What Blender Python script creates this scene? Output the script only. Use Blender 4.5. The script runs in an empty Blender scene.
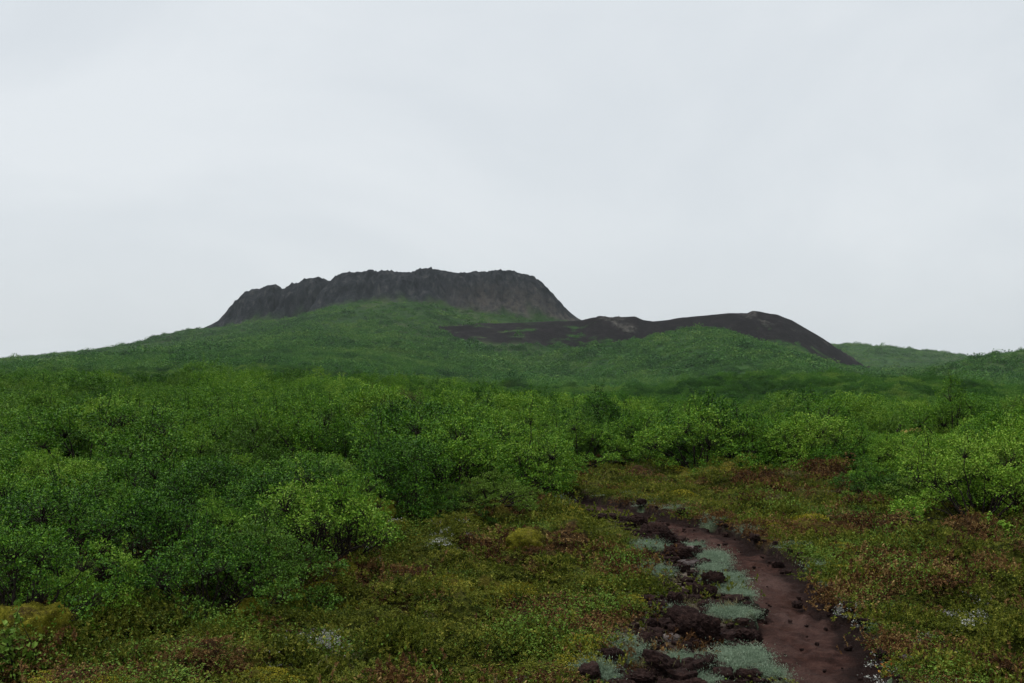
import bpy, math, random
import numpy as np
from mathutils import Vector

random.seed(7)
RNG = np.random.default_rng(11)
S = bpy.context.scene
COL = S.collection
F = 995.6          # pixels per unit tangent: 35 mm lens on a 36 mm sensor, 1024 px wide
HOR = 368.0        # row of the horizon in the photograph
CAM = 1.65

# ------------------------------------------------------------------ helpers
def lin(r, g, b):
    f = lambda c: (c/255/12.92) if c/255 <= .04045 else ((c/255+.055)/1.055)**2.4
    return (f(r), f(g), f(b), 1)

def smooth(a, b, x):
    t = np.clip((np.asarray(x, float)-a)/(b-a), 0, 1)
    return t*t*(3-2*t)

_perm = np.random.default_rng(3).permutation(4096)
_gang = np.random.default_rng(4).random(4096)*2*np.pi
def perlin(x, y, seed=0):
    x = np.asarray(x, float); y = np.asarray(y, float)
    xi = np.floor(x).astype(np.int64); yi = np.floor(y).astype(np.int64)
    fx = x-xi; fy = y-yi
    u = fx*fx*fx*(fx*(fx*6-15)+10); v = fy*fy*fy*(fy*(fy*6-15)+10)
    def g(i, j, dx, dy):
        h = _perm[(_perm[(xi+i+seed*131) & 4095] + yi+j) & 4095]
        a = _gang[h]
        return np.cos(a)*dx+np.sin(a)*dy
    n0 = g(0,0,fx,fy)*(1-u)+g(1,0,fx-1,fy)*u
    n1 = g(0,1,fx,fy-1)*(1-u)+g(1,1,fx-1,fy-1)*u
    return (n0*(1-v)+n1*v)*1.5
def fbm(x, y, seed=0, o=4, gain=.5):
    t = 0; a = 1; n = 0
    for k in range(o):
        t = t+a*perlin(x*2**k, y*2**k, seed+k); n += a; a *= gain
    return t/n

def mesh_np(name, verts, faces4=None, faces3=None, mat=None, smooth_=True, attrs=None, parent=None, link=True):
    me = bpy.data.meshes.new(name)
    verts = np.asarray(verts, np.float32)
    me.vertices.add(len(verts)); me.vertices.foreach_set('co', verts.ravel())
    loops = []; starts = []; n = 0
    if faces4 is not None and len(faces4):
        f4 = np.asarray(faces4, np.int32); loops.append(f4.ravel()); starts.append(np.arange(len(f4))*4); n += f4.size
    if faces3 is not None and len(faces3):
        f3 = np.asarray(faces3, np.int32); loops.append(f3.ravel()); starts.append(n+np.arange(len(f3))*3)
    L = np.concatenate(loops).astype(np.int32); St = np.concatenate(starts).astype(np.int32)
    me.loops.add(len(L)); me.loops.foreach_set('vertex_index', L)
    me.polygons.add(len(St)); me.polygons.foreach_set('loop_start', St)
    me.update(calc_edges=True)
    me.polygons.foreach_set('use_smooth', np.full(len(St), smooth_, bool))
    for k, a in (attrs or {}).items():
        at = me.attributes.new(k, 'FLOAT', 'POINT'); at.data.foreach_set('value', np.asarray(a, np.float32))
    if mat: me.materials.append(mat)
    o = bpy.data.objects.new(name, me)
    if link: COL.objects.link(o)
    if parent: o.parent = parent
    return o

def grid_faces(nr, nc, wrap=False):
    i = np.arange(nr-1)[:,None]; j = np.arange(nc if wrap else nc-1)[None,:]
    j2 = (j+1) % nc
    return np.stack([i*nc+j+0*j2, i*nc+j2, (i+1)*nc+j2, (i+1)*nc+j], -1).reshape(-1,4)

def tag(o, label=None, cat=None, group=None, kind=None):
    if label: o['label'] = label
    if cat: o['category'] = cat
    if group: o['group'] = group
    if kind: o['kind'] = kind
    return o
def empty(name, loc, rz=0, s=1):
    o = bpy.data.objects.new(name, None); COL.objects.link(o)
    o.empty_display_size = .1
    o.location = loc; o.rotation_euler = (0,0,rz); o.scale = (s,s,s) if np.isscalar(s) else s
    return o

# ------------------------------------------------------------------ node helper
class NT:
    def __init__(self, nt): self.nt = nt
    def n(self, t, **kw):
        nd = self.nt.nodes.new(t)
        for k, v in kw.items():
            if k.startswith('i_'):
                key = k[2:]; nd.inputs[int(key) if key.isdigit() else key.replace('_',' ')].default_value = v
            else: setattr(nd, k, v)
        return nd
    def l(self, a, b): self.nt.links.new(a, b)
    def noise(self, scale, detail=4, rough=.55, vec=None, dist=0):
        nd = self.n('ShaderNodeTexNoise'); nd.inputs['Scale'].default_value = scale
        nd.inputs['Detail'].default_value = detail; nd.inputs['Roughness'].default_value = rough
        nd.inputs['Distortion'].default_value = dist
        if vec is not None: self.l(vec, nd.inputs['Vector'])
        return nd.outputs['Fac']
    def ramp(self, fac, stops, interp='LINEAR'):
        nd = self.n('ShaderNodeValToRGB'); cr = nd.color_ramp; cr.interpolation = interp
        while len(cr.elements) < len(stops): cr.elements.new(.5)
        for e, (p, c) in zip(cr.elements, stops):
            e.position = p; e.color = c if not np.isscalar(c) else (c,c,c,1)
        self.l(fac, nd.inputs['Fac']); return nd.outputs['Color']
    def mix(self, fac, a, b, mode='MIX'):
        nd = self.n('ShaderNodeMix', data_type='RGBA', blend_type=mode)
        for sock, v in ((nd.inputs[0], fac), (nd.inputs[6], a), (nd.inputs[7], b)):
            if hasattr(v, 'is_output'): self.l(v, sock)
            else: sock.default_value = v
        return nd.outputs[2]
    def math(self, op, a, b=0, clamp=False):
        nd = self.n('ShaderNodeMath', operation=op, use_clamp=clamp)
        for sock, v in ((nd.inputs[0], a), (nd.inputs[1], b)):
            if hasattr(v, 'is_output'): self.l(v, sock)
            else: sock.default_value = v
        return nd.outputs[0]
    def attr(self, name):
        return self.n('ShaderNodeAttribute', attribute_name=name).outputs['Fac']
def new_mat(name):
    m = bpy.data.materials.new(name); m.use_nodes = True
    t = NT(m.node_tree); b = m.node_tree.nodes['Principled BSDF']
    b.inputs['Roughness'].default_value = .95
    b.inputs['Specular IOR Level'].default_value = .06
    return m, t, b
def bump(t, b, h, strength, dist):
    bp = t.n('ShaderNodeBump'); bp.inputs['Strength'].default_value = strength; bp.inputs['Distance'].default_value = dist
    t.l(h, bp.inputs['Height']); t.l(bp.outputs['Normal'], b.inputs['Normal'])

# ------------------------------------------------------------------ materials
def leaf_mat(name, stops, rough=.65, trans=.06, spec=.12, inst=.5, patch=0, pamt=.5):
    """Leaf colour: spread over the stops by a per-leaf value and a per-plant value."""
    m, t, b = new_mat(name)
    rnd = t.n('ShaderNodeObjectInfo').outputs['Random']
    v = t.math('ADD', t.math('MULTIPLY', t.attr('lv'), 1-inst), t.math('MULTIPLY', rnd, inst))
    if patch:
        pos = t.n('ShaderNodeNewGeometry').outputs['Position']
        pn = t.noise(patch, 4, .6, pos)
        v = t.math('ADD', v, t.math('MULTIPLY', t.math('SUBTRACT', pn, .5), pamt*3))
    c = t.ramp(v, stops)
    if patch:
        c = t.mix(t.ramp(t.noise(patch*.63, 5, .62, pos), [(.57,0.),(.70,.40)]), c, (.065,.110,.012,1))
    t.l(c, b.inputs['Base Color'])
    b.inputs['Roughness'].default_value = rough; b.inputs['Specular IOR Level'].default_value = spec
    if trans:
        tr = t.n('ShaderNodeBsdfTranslucent'); t.l(t.mix(.5, c, (.35,.5,.05,1), 'MULTIPLY'), tr.inputs['Color'])
        t.l(t.mix(0, c, c), tr.inputs['Color'])
        ms = t.n('ShaderNodeMixShader'); ms.inputs[0].default_value = trans
        out = m.node_tree.nodes['Material Output']
        t.l(b.outputs[0], ms.inputs[1]); t.l(tr.outputs[0], ms.inputs[2]); t.l(ms.outputs[0], out.inputs['Surface'])
    return m

M = {}
M['birch'] = leaf_mat('birch_leaf', [(.10,(.011,.046,.004,1)),(.34,(.046,.138,.008,1)),(.6,(.104,.235,.013,1)),(.8,(.185,.325,.024,1)),(.98,(.25,.375,.045,1))], rough=.6, spec=.16, inst=.42, patch=.22, pamt=.36)
M['willow'] = leaf_mat('willow_leaf', [(.1,(.020,.064,.006,1)),(.5,(.078,.170,.014,1)),(.95,(.17,.28,.030,1))], rough=.6, spec=.16)
M['brownbush'] = leaf_mat('brown_leaf', [(.1,(.026,.040,.008,1)),(.5,(.070,.085,.018,1)),(.95,(.13,.13,.035,1))])
M['heath_brown'] = leaf_mat('heath_brown', [(.1,(.026,.013,.007,1)),(.45,(.110,.050,.018,1)),(.7,(.205,.115,.036,1)),(.95,(.38,.27,.105,1))], rough=.8, trans=.1, spec=.15)
M['heath_green'] = leaf_mat('heath_green', [(.1,(.022,.038,.004,1)),(.45,(.098,.122,.011,1)),(.75,(.175,.19,.022,1)),(.95,(.34,.31,.055,1))], rough=.7, trans=.15)
M['dwarf'] = leaf_mat('dwarf_willow', [(.1,(.030,.075,.006,1)),(.5,(.090,.165,.016,1)),(.9,(.18,.27,.040,1))])
M['mint'] = leaf_mat('mint_grass', [(.1,(.085,.125,.075,1)),(.5,(.21,.29,.195,1)),(.95,(.38,.46,.34,1))], rough=.8, trans=.25)
M['straw'] = leaf_mat('straw_grass', [(.1,(.070,.060,.025,1)),(.5,(.150,.130,.060,1)),(.95,(.27,.24,.13,1))], rough=.8, trans=.2)
M['lichen'] = leaf_mat('white_lichen', [(.1,(.22,.23,.20,1)),(.5,(.40,.41,.37,1)),(.95,(.58,.58,.54,1))], rough=.95, trans=.1)
M['mossleaf'] = leaf_mat('moss_shoot', [(.1,(.085,.078,.006,1)),(.5,(.24,.215,.014,1)),(.95,(.44,.39,.06,1))], rough=.9, trans=.15, spec=.1)
M['scrubfar'] = leaf_mat('far_scrub_leaf', [(.05,(.018,.064,.013,1)),(.4,(.044,.145,.022,1)),(.7,(.076,.190,.027,1)),(.97,(.14,.245,.046,1))], trans=.05, inst=.55, patch=.03, pamt=.6)
M['hummleaf'] = leaf_mat('hummock_shoot', [(.1,(.055,.060,.005,1)),(.5,(.155,.155,.012,1)),(.95,(.34,.32,.045,1))], rough=.9, spec=.05, patch=7, pamt=.3)
M['scrubmid'] = leaf_mat('mid_scrub_leaf', [(.05,(.014,.056,.008,1)),(.4,(.044,.140,.013,1)),(.7,(.080,.200,.018,1)),(.97,(.17,.28,.04,1))], trans=.05, inst=.6, patch=.06, pamt=.6)
M['flower'] = leaf_mat('orange_leaf', [(.1,(.20,.06,.01,1)),(.9,(.45,.20,.03,1))], inst=.2)

def bark_mat():
    m, t, b = new_mat('bark')
    c = t.ramp(t.noise(14, 5), [(.3,(.012,.010,.008,1)),(.6,(.035,.028,.023,1)),(.8,(.07,.06,.052,1))])
    t.l(c, b.inputs['Base Color']); bump(t, b, t.noise(60,3), .5, .01); return m
M['bark'] = bark_mat()

def ground_mat():
    m, t, b = new_mat('heath_ground')
    pos = t.n('ShaderNodeNewGeometry').outputs['Position']
    f = t.noise(22, 6, .7, pos); f2 = t.noise(2.2, 5, .6, pos); f3 = t.noise(75, 4, .7, pos)
    green = t.ramp(f, [(.3,(.009,.013,.002,1)),(.5,(.044,.054,.007,1)),(.68,(.13,.13,.024,1))])
    brown = t.ramp(f, [(.3,(.009,.005,.003,1)),(.5,(.046,.025,.010,1)),(.68,(.13,.080,.030,1))])
    moss = t.ramp(f, [(.3,(.045,.038,.006,1)),(.52,(.110,.094,.014,1)),(.7,(.20,.17,.04,1))])
    mint = t.ramp(f3, [(.3,(.055,.085,.045,1)),(.55,(.125,.175,.100,1)),(.75,(.20,.25,.16,1))])
    tan = t.ramp(f, [(.3,(.050,.036,.029,1)),(.5,(.155,.125,.098,1)),(.7,(.30,.26,.21,1))])
    soil = t.ramp(f, [(.3,(.010,.007,.006,1)),(.55,(.030,.019,.016,1)),(.75,(.06,.04,.034,1))])
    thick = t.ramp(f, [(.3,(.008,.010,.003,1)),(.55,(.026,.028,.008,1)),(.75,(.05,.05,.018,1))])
    scrub = t.ramp(t.noise(.35, 8, .7, pos), [(.3,(.007,.020,.004,1)),(.5,(.018,.046,.008,1)),(.7,(.040,.080,.016,1))])
    c = t.mix(t.attr('brown'), green, brown)
    c = t.mix(t.attr('moss'), c, moss)
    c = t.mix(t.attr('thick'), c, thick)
    c = t.mix(t.attr('tan'), c, tan)
    c = t.mix(t.attr('soil'), c, soil)
    c = t.mix(t.attr('mint'), c, mint)
    c = t.mix(t.attr('far'), c, scrub)
    t.l(c, b.inputs['Base Color'])
    bump(t, b, t.math('ADD', f, t.math('MULTIPLY', f3, .5)), .9, .05)
    return m
M['ground'] = ground_mat()

def dirt_mat():
    m, t, b = new_mat('path_dirt')
    pos = t.n('ShaderNodeNewGeometry').outputs['Position']
    a = t.noise(1.6, 5, .6, pos); c1 = t.noise(9, 6, .65, pos); d = t.noise(60, 5, .7, pos)
    c = t.ramp(c1, [(.25,(.017,.0085,.0068,1)),(.5,(.056,.027,.0215,1)),(.75,(.115,.060,.047,1))])
    c = t.mix(t.ramp(a, [(.42,0.),(.62,.75)]), c, t.ramp(d, [(.3,(.062,.035,.029,1)),(.7,(.16,.098,.083,1))]))
    c = t.mix(t.ramp(t.noise(3, 3, .5, pos), [(.55,0.),(.7,.8)]), c, t.ramp(d, [(.3,(.040,.018,.012,1)),(.7,(.075,.035,.024,1))]))
    c = t.mix(t.attr('edge'), c, (.010,.0065,.006,1))  # edge darkening; its wide right band is shade painted into the soil colour
    t.l(c, b.inputs['Base Color']);     bump(t, b, t.math('ADD', c1, t.math('MULTIPLY', d, .6)), 1, .06)
    return m
M['dirt'] = dirt_mat()
def clod_mat():
    m, t, b = new_mat('soil_clod')
    pos = t.n('ShaderNodeNewGeometry').outputs['Position']
    d = t.noise(40, 6, .7, pos); a = t.noise(7, 4, .6, pos)
    c = t.ramp(d, [(.28,(.006,.0035,.003,1)),(.5,(.024,.0135,.012,1)),(.75,(.065,.040,.034,1))])
    c = t.mix(t.ramp(a, [(.5,0.),(.7,.6)]), c, (.058,.031,.025,1))
    t.l(c, b.inputs['Base Color']); bump(t, b, d, 1, .03); return m
M['clod'] = clod_mat()
def stone_mat(name, c0, c1):
    m, t, b = new_mat(name)
    pos = t.n('ShaderNodeNewGeometry').outputs['Position']
    d = t.noise(28, 6, .65, pos)
    t.l(t.ramp(d, [(.3,c0),(.7,c1)]), b.inputs['Base Color']); bump(t, b, d, .8, .02); return m
M['stone'] = stone_mat('grey_stone', (.030,.024,.024,1), (.11,.092,.088,1))
M['palestone'] = stone_mat('pale_stone', (.06,.048,.044,1), (.21,.175,.16,1))
def moss_mat():
    m, t, b = new_mat('moss')
    pos = t.n('ShaderNodeNewGeometry').outputs['Position']
    d = t.noise(45, 6, .7, pos); a = t.noise(6, 4, .6, pos)
    c = t.ramp(d, [(.3,(.045,.045,.005,1)),(.5,(.13,.125,.011,1)),(.72,(.26,.235,.028,1))])
    c = t.mix(t.ramp(a, [(.5,0.),(.68,.85)]), c, t.ramp(d, [(.3,(.025,.014,.008,1)),(.7,(.085,.055,.022,1))]))
    t.l(c, b.inputs['Base Color']); bump(t, b, d, .9, .03); return m
M['moss'] = moss_mat()

# ------------------------------------------------------------------ path outline (metres), from rows of the photograph
ROWS = [  # row, left edge of worn strip, left edge of bare dirt, right edge of dirt
 (484,540,542,566),(490,552,554,586),(498,562,566,620),(506,574,584,650),(515,596,630,690),(525,614,650,730),(535,632,672,754),(545,646,694,776),
 (560,652,722,800),(575,654,734,812),(590,652,742,824),(605,640,748,848),(620,632,742,868),(640,614,748,878),
 (660,600,768,892),(683,586,776,904),(730,565,785,930),(800,530,800,965),(1000,440,805,1060)]
_r = np.array(ROWS, float)
_Y = CAM*F/(_r[:,0]-HOR)
_o = np.argsort(_Y); PY = _Y[_o]
PXS = [((_r[:,k]-512)*_Y/F)[_o] for k in (1,2,3)]
def path_edges(y):
    return [np.interp(y, PY, e) for e in PXS]
def path_fields(x, y):
    """dirt: >0 inside the bare dirt (metres to the edge); strip: same for the worn stony strip beside it."""
    l0, l1, r = path_edges(y)
    w = .07*perlin(x*2.7, y*2.7, 21)+.055*perlin(x*8, y*8, 22)+.03*perlin(x*19, y*19, 23)
    end = np.minimum(13.7-y, y+2.0)
    dirt = np.minimum(np.minimum(x-l1, r-x), end)+w
    strip = np.minimum(np.minimum(x-l0, l1+.1-x), end)+w*1.3
    return dirt, strip

# front edge of the thickets (row of the bushes' feet at each column)
EDGE = np.array([(-400,660),(-100,645),(0,632),(60,618),(130,622),(200,614),(235,604),(246,576),(330,574),(352,562),(374,508),(425,498),
 (436,500),(500,496),(545,494),(556,480),(564,468),(640,464),(700,470),(800,474),(870,482),(900,498),(940,512),(1024,516),(1150,525),(1500,540)], float)
def edge_row(px): return np.interp(px, EDGE[:,0], EDGE[:,1])
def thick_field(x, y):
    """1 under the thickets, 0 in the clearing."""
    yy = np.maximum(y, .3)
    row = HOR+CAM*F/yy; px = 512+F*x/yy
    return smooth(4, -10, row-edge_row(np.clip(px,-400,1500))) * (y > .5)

# ------------------------------------------------------------------ near ground
SOD = [(624,505,40,3),(712,520,22,3),(704,547,30,5),(650,553,20,6),(714,560,22,12),(722,580,32,20),(743,594,36,8),(735,612,40,8),(746,655,54,26),(685,658,30,8),
 (672,612,14,6),(757,585,14,5),(880,664,16,8),(626,652,16,14),(776,668,20,6),(712,571,14,8),(752,575,16,5),(775,566,20,5),(690,620,6,6),(655,575,18,8),(840,612,16,6),(600,672,30,8),(700,676,14,6)]
_S = np.array(SOD, float); _SY = CAM*F/(_S[:,1]-HOR); _SX = (_S[:,0]-512)*_SY/F
_SA = _S[:,2]/2*_SY/F; _SB = np.maximum(_S[:,3]/2*_SY*_SY/(CAM*F), .05)
def sods(x, y):
    m = np.zeros(np.shape(x))
    wob = 1.0*fbm(np.asarray(x)/.2, np.asarray(y)/.3, 131, 4, .6)
    for a, b, c, d in zip(_SX, _SY, _SA, _SB):
        q = np.sqrt(((x-a)/c)**2+((y-b)/d)**2)+wob
        m = np.maximum(m, smooth(1.15, .85, q))
    return m
HUM = [  # mossy hummocks: column, row of the foot, width px, height px
]
def zground(x, y):
    x = np.asarray(x, float); y = np.asarray(y, float)
    r = np.hypot(x, y)
    dirt, strip = path_fields(x, y)
    off = smooth(.02, -.35-.07*np.clip(y,0,16), np.maximum(dirt, strip)/(1+0*y))         # 1 away from the path
    near = smooth(60, 35, r)
    z = near*(.10*fbm(x/3.1, y/3.1, 1, 2))
    hum = np.abs(fbm(x/.85, y/.85, 5, 3))
    z = z+near*off*(.55*(hum-.17)*smooth(1.5,4,r)+.10*np.abs(fbm(x*2.6, y*2.6, 9, 3))+.03*fbm(x*6,y*6,10,2)+.012*fbm(x*16, y*16, 12, 2))
    z = z+near*(1-off)*(.020*fbm(x*5, y*5, 14, 3))
    z = z+np.where(r < 16, .035*sods(x, y)*smooth(.1,-.05,dirt), 0)
    z = z-.17*smooth(-.02, .09, dirt)-.03*smooth(0,.1,strip)
    # the plateau tilts gently away on the right
    ax = x/np.maximum(np.abs(y), 1)
    z = z-smooth(-.10, .06, ax)*(y > 0)*.034*np.clip(y-17, 0, 33)
    # plateau ends, a shallow valley of scrub, then the plain
    far = smooth(44, 95, y-0.05*np.abs(x))*(y > 0)
    z = z+far*(-3.4+1.7*fbm(x/60, y/45, 31, 3)+.8*fbm(x/17, y/14, 36, 2))
    z = z+1.6*smooth(130, 330, r)*(y > 0)+5.2*np.exp(-((x-40)/26)**2-((y-140)/30)**2)+2.2*np.exp(-((x-62)/18)**2-((y-100)/20)**2)
    z = np.where(y < 0, z-.002*r*smooth(10,300,r), z)
    return z

# ------------------------------------------------------------------ hills (heights in metres, at their real distance)
def table(rows):
    a = np.array(rows, float); return a[:,0], a[:,1]
TOPX, TOPR = table([(196,336),(205,330),(212,325),(220,319),(228,308),(236,299),(243,293),(250,290),(258,289),(263,285),(270,284),(275,284),(280,290),(284,288),(291,282),
 (300,281),(308,279),(316,276),(322,278),(327,280),(333,276),(342,273),(352,272),(362,272),(369,269.5),(376,271),(400,271.5),(424,269),(432,267.5),(440,270),(456,271.5),
 (475,270),(500,269.5),(512,271),(524,275),(535,278),(545,285),(555,296),(565,307),(575,316),(584,321),(600,324)])
BASX, BASR = table([(-200,330),(200,330),(230,328),(260,323),(300,320),(330,312),(350,307),(370,304),(400,304),(430,305),(450,309),(480,315),(520,319),(560,322),(600,330),(700,345),(800,362)])
CX, CY, CA, CB, CO = -80.0, 700.0, 160.0, 75.0, 133.0
def zcrater(x, y, parts=False):
    x = np.asarray(x, float); y = np.asarray(y, float)
    u = (x-CX)/CA
    yr = CY-CB*np.sqrt(np.clip(1-u*u, 0, 1))                    # front foot of the cliff at this x
    yrim = yr+22*np.sqrt(np.clip(1-u*u, 0, 1))
    px = 512+F*x/yrim
    base = CAM+(HOR-np.interp(px, BASX, BASR))*yrim/F
    top = CAM+(HOR-np.interp(px, TOPX, TOPR))*yrim/F
    sx = 1.3+.85*smooth(200,340,px)-.85*smooth(420, 540, px)
    dy = np.where(y < CY, (y-CY)/sx, (y-CY)/1.5)
    # distance outside the cliff foot, with the apron stretched to the front
    q = np.clip(np.where(y < CY, yr-y, y-(2*CY-yr)), 0, None)/np.where(y < CY, sx, 1.5)
    side = np.clip(np.abs(x-CX)-CO, 0, None)
    d = np.hypot(q, side)
    s = np.interp(d, [0,10,25,45,80,115,149,185,230,320], [1,.93,.80,.63,.40,.24,.12,.03,-.09,-.25])
    z = base*s
    # roughness of the scrub-grown apron
    z = z+1.1*fbm(x/26, y/26, 41, 3)+.55*fbm(x/6, y/9, 44, 2)
    rr = np.sqrt(u*u+((y-CY)/CB)**2)
    ang = np.arctan2((y-CY)/CB, u)
    aw = ang+.06*fbm(ang*5, ang*0+y*.01, 50, 2)
    rib = (1-.65*smooth(465,525,px))*(np.abs(perlin(aw*13, y*.006, 51))+.6*np.abs(perlin(aw*31, y*.012, 52))+.45*np.abs(perlin(aw*67, y*.03, 53)))*(.35+1.0*smooth(-.3,.4,fbm(ang*4.3, y*.003, 54, 2)))
    # metres inside the cliff foot, wobbling so that the face stands in ribs and gullies
    t = (1-rr)*CB*(1+4*np.clip(np.abs(u),0,1)**4) - 7.5*rib + 2.5*fbm(x/14, y/14, 55, 3)+1.5
    H = np.clip(top-base, 0, None)
    prof = np.interp(t, [-6,0,6,10,17,22,30,40,60], [0,.10,.34,.62,.90,1.0,.985,.72,.35])
    rough = fbm(x/7, y/7, 57, 4)
    z = z+H*prof+np.where(t > -4, np.clip(H/20,0,1)*(1.6*rough-1.6*rib+1.6*np.abs(perlin(x/3.2,y/3.2,58))), 0)
    if not parts: return z
    rock = smooth(-6, 3, t+9*fbm(x/13, y/13, 61, 4))*smooth(.3, 3.5, H)
    return z, rock, t
CINX, CINR = table([(300,385),(380,362),(425,334),(440,326),(480,323),(520,323),(560,321),(583,320),(592,317.5),(602,316.5),(612,318),(622,317.5),(634,316.5),(642,320),(652,321.5),(680,318),(695,316),(710,314.5),
 (730,313),(747,313),(752,310.5),(758,311.5),(765,313.5),(775,315),(790,320),(800,325),(820,337),(840,351),(860,364),(880,374),(960,392)])
CINY = 525.0
def zcinder(x, y, parts=False):
    x = np.asarray(x, float); y = np.asarray(y, float)
    px = 512+F*x/CINY
    top = CAM+(HOR-np.interp(px, CINX, CINR))*CINY/F
    ry = CINY+10*fbm(x/40, 0*x, 71, 2)
    d = y-ry
    slope = .30+.30*smooth(470, 640, px)
    z = top-np.where(d < 0, np.sqrt(d*d+16)-4, .5*d)*np.where(d < 0, slope, 1)
    out = smooth(.12,.5, fbm(x/16, y/16, 73, 3))*smooth(585,600,px)*smooth(640,625,px)+ .8*smooth(.2,.5,fbm(x/12,y/12,76,3))*smooth(735,750,px)
    z = z+.5*fbm(x/12, y/12, 74, 4)+out*3.2*np.abs(fbm(x/3, y/3, 78, 3))
    if parts: return z, out, d
    return z
def ridge(x, y, tab, yc, front, back, amp, seed):
    px = 512+F*np.asarray(x,float)/yc
    top = CAM+(HOR-np.interp(px, tab[0], tab[1]))*yc/F
    d = np.asarray(y,float)-yc
    z = top-np.where(d < 0, (np.sqrt(d*d+100)-10)*front, d*back)
    return z+amp*fbm(x/20, y/20, seed, 3)+.5*amp*fbm(x/6, y/6, seed+5, 2)
KNO = table([(380,395),(470,380),(520,364),(560,354),(600,347),(640,340),(670,333),(690,329.5),(702,328.5),(715,330),(740,338),(770,347),(800,356),(840,366),(900,378)])
FARR = table([(600,395),(700,375),(780,352),(820,345),(845,344),(880,346),(900,348.5),(925,350),(950,354),(975,356.5),(1000,360),(1060,368),(1150,380)])
RGT = table([(860,392),(900,381),(930,372),(950,366),(975,360),(1000,354.5),(1024,350.5),(1060,345),(1110,342),(1180,346),(1300,362),(1400,380)])
def zknoll(x, y): return ridge(x, y, KNO, 440, .14, .2, .9, 81)
def zfar(x, y): return ridge(x, y, FARR, 900, .14, .2, 1.2, 86)
def zright(x, y): return ridge(x, y, RGT, 330, .16, .2, .8, 91)
def zall(x, y):
    return np.max(np.stack([zground(x,y), zcrater(x,y), zcinder(x,y), zknoll(x,y), zfar(x,y), zright(x,y)]), 0)

# ------------------------------------------------------------------ ground sheet
def fields(x, y):
    r = np.hypot(x, y)
    dirt, strip = path_fields(x, y)
    out = dict()
    n1 = 1.25*fbm(x/1.35, y/1.35, 101, 4); n2 = fbm(x/.45, y/.45, 105, 3); n3 = fbm(x/1.1, y/1.1, 109, 3)
    # lush green by the bushes, browner in the middle of the heath
    out['brown'] = smooth(-.06, .22, n1+.55*n2-.02)
    out['moss'] = smooth(.17, .42, n3+.3*fbm(x/.25,y/.25,112,2))*.9
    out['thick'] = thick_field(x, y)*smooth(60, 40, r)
    sm = smooth(-.03, .10, strip)*smooth(.03,-.04,dirt)
    g = fbm(x/.42, y/.42, 115, 3)
    rightside = smooth(.22,.0,np.abs(dirt+.12))*smooth(.05,.35,fbm(x/.5,y/.5,118,2))*(dirt < .02)
    l0, l1, rr = path_edges(y)
    byp = smooth(.30, .08, np.abs(x-(l1-.16)))                 # a band of pale grass along the bare dirt
    out['mint'] = np.clip(sods(x, y)+.35*rightside, 0, 1)
    out['tan'] = np.clip(sm*smooth(-.4,.05,g+.15), 0, 1)
    out['soil'] = np.clip(smooth(-.06,.01,dirt)+sm*smooth(.05,.28,fbm(x/.35,y/.35,121,3))*(1-out['mint']), 0, 1)
    out['far'] = smooth(38, 60, r)
    return out

def build_ground():
    rr = [0.3,.6,1,1.5,2,2.5,3,3.4]
    r = 3.7
    while r < 14: rr.append(r); r += r*r/(CAM*F)*1.25
    while r < 50: rr.append(r); r += r*r/(CAM*F)*1.0
    while r < 3400: rr.append(r); r *= 1.05
    rr = np.array(rr)
    a1 = np.arange(-31, 31, .078)
    a2 = np.arange(31, 329, 3.0)
    aa = np.radians(np.concatenate([a1, a2]))
    R, A = np.meshgrid(rr, aa, indexing='ij')
    x = (R*np.sin(A)).ravel(); y = (R*np.cos(A)).ravel()
    z = zground(x, y)
    fl = fields(x, y)
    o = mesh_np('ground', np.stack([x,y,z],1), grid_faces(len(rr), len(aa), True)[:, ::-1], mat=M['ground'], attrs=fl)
    tag(o, 'brown and olive heath ground spreading from the path to the scrub', 'ground', kind='structure')
build_ground()

def build_path():
    ys = np.concatenate([np.arange(-1, 4, .08), np.arange(4, 14.0, .022)])
    us = np.linspace(-.14, 1.14, 110)
    Yg, U = np.meshgrid(ys, us, indexing='ij')
    l0, l1, r = path_edges(Yg)
    X = l1+U*(r-l1)
    x = X.ravel(); y = Yg.ravel(); u = U.ravel()
    d, s = path_fields(x, y)
    z = .10*fbm(x/3.1, y/3.1, 1, 2)-.085-.025*np.sin(np.clip(u,0,1)*np.pi)
    z = z+.030*fbm(x*2.2, y*2.2, 201, 3)+.022*fbm(x*9, y*9, 205, 4)-.012*np.abs(perlin(x*5, y*3.5, 207))
    # shallow steps where feet have worn the slope
    z = z+.012*perlin(x*1.2, y*2.6, 209)
    # footprints
    rg = np.random.default_rng(5)
    for k in range(46):
        fy = rg.uniform(3.5, 12.5); e = path_edges(fy); fx = rg.uniform(e[1]+.12, e[2]-.12)
        q = ((x-fx)/.055)**2+((y-fy)/.13)**2
        z = z-.014*np.exp(-q*q)+.006*np.exp(-(q-1.6)**2)
    edge = np.maximum(smooth(.10, .0, d+.05*fbm(x*7,y*7,211,3))*.8, .8*smooth(.30,.12, r.ravel()-x+.22*fbm(x*2.4,y*2.4,213,4)))  # dark rim, plus a wider right band painting the shade of that slope
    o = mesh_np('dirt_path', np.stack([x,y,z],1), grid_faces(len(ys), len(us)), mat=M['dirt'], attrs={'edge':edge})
    tag(o, 'dark reddish brown trodden dirt path winding into the heath', 'path', kind='structure')
build_path()

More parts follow.
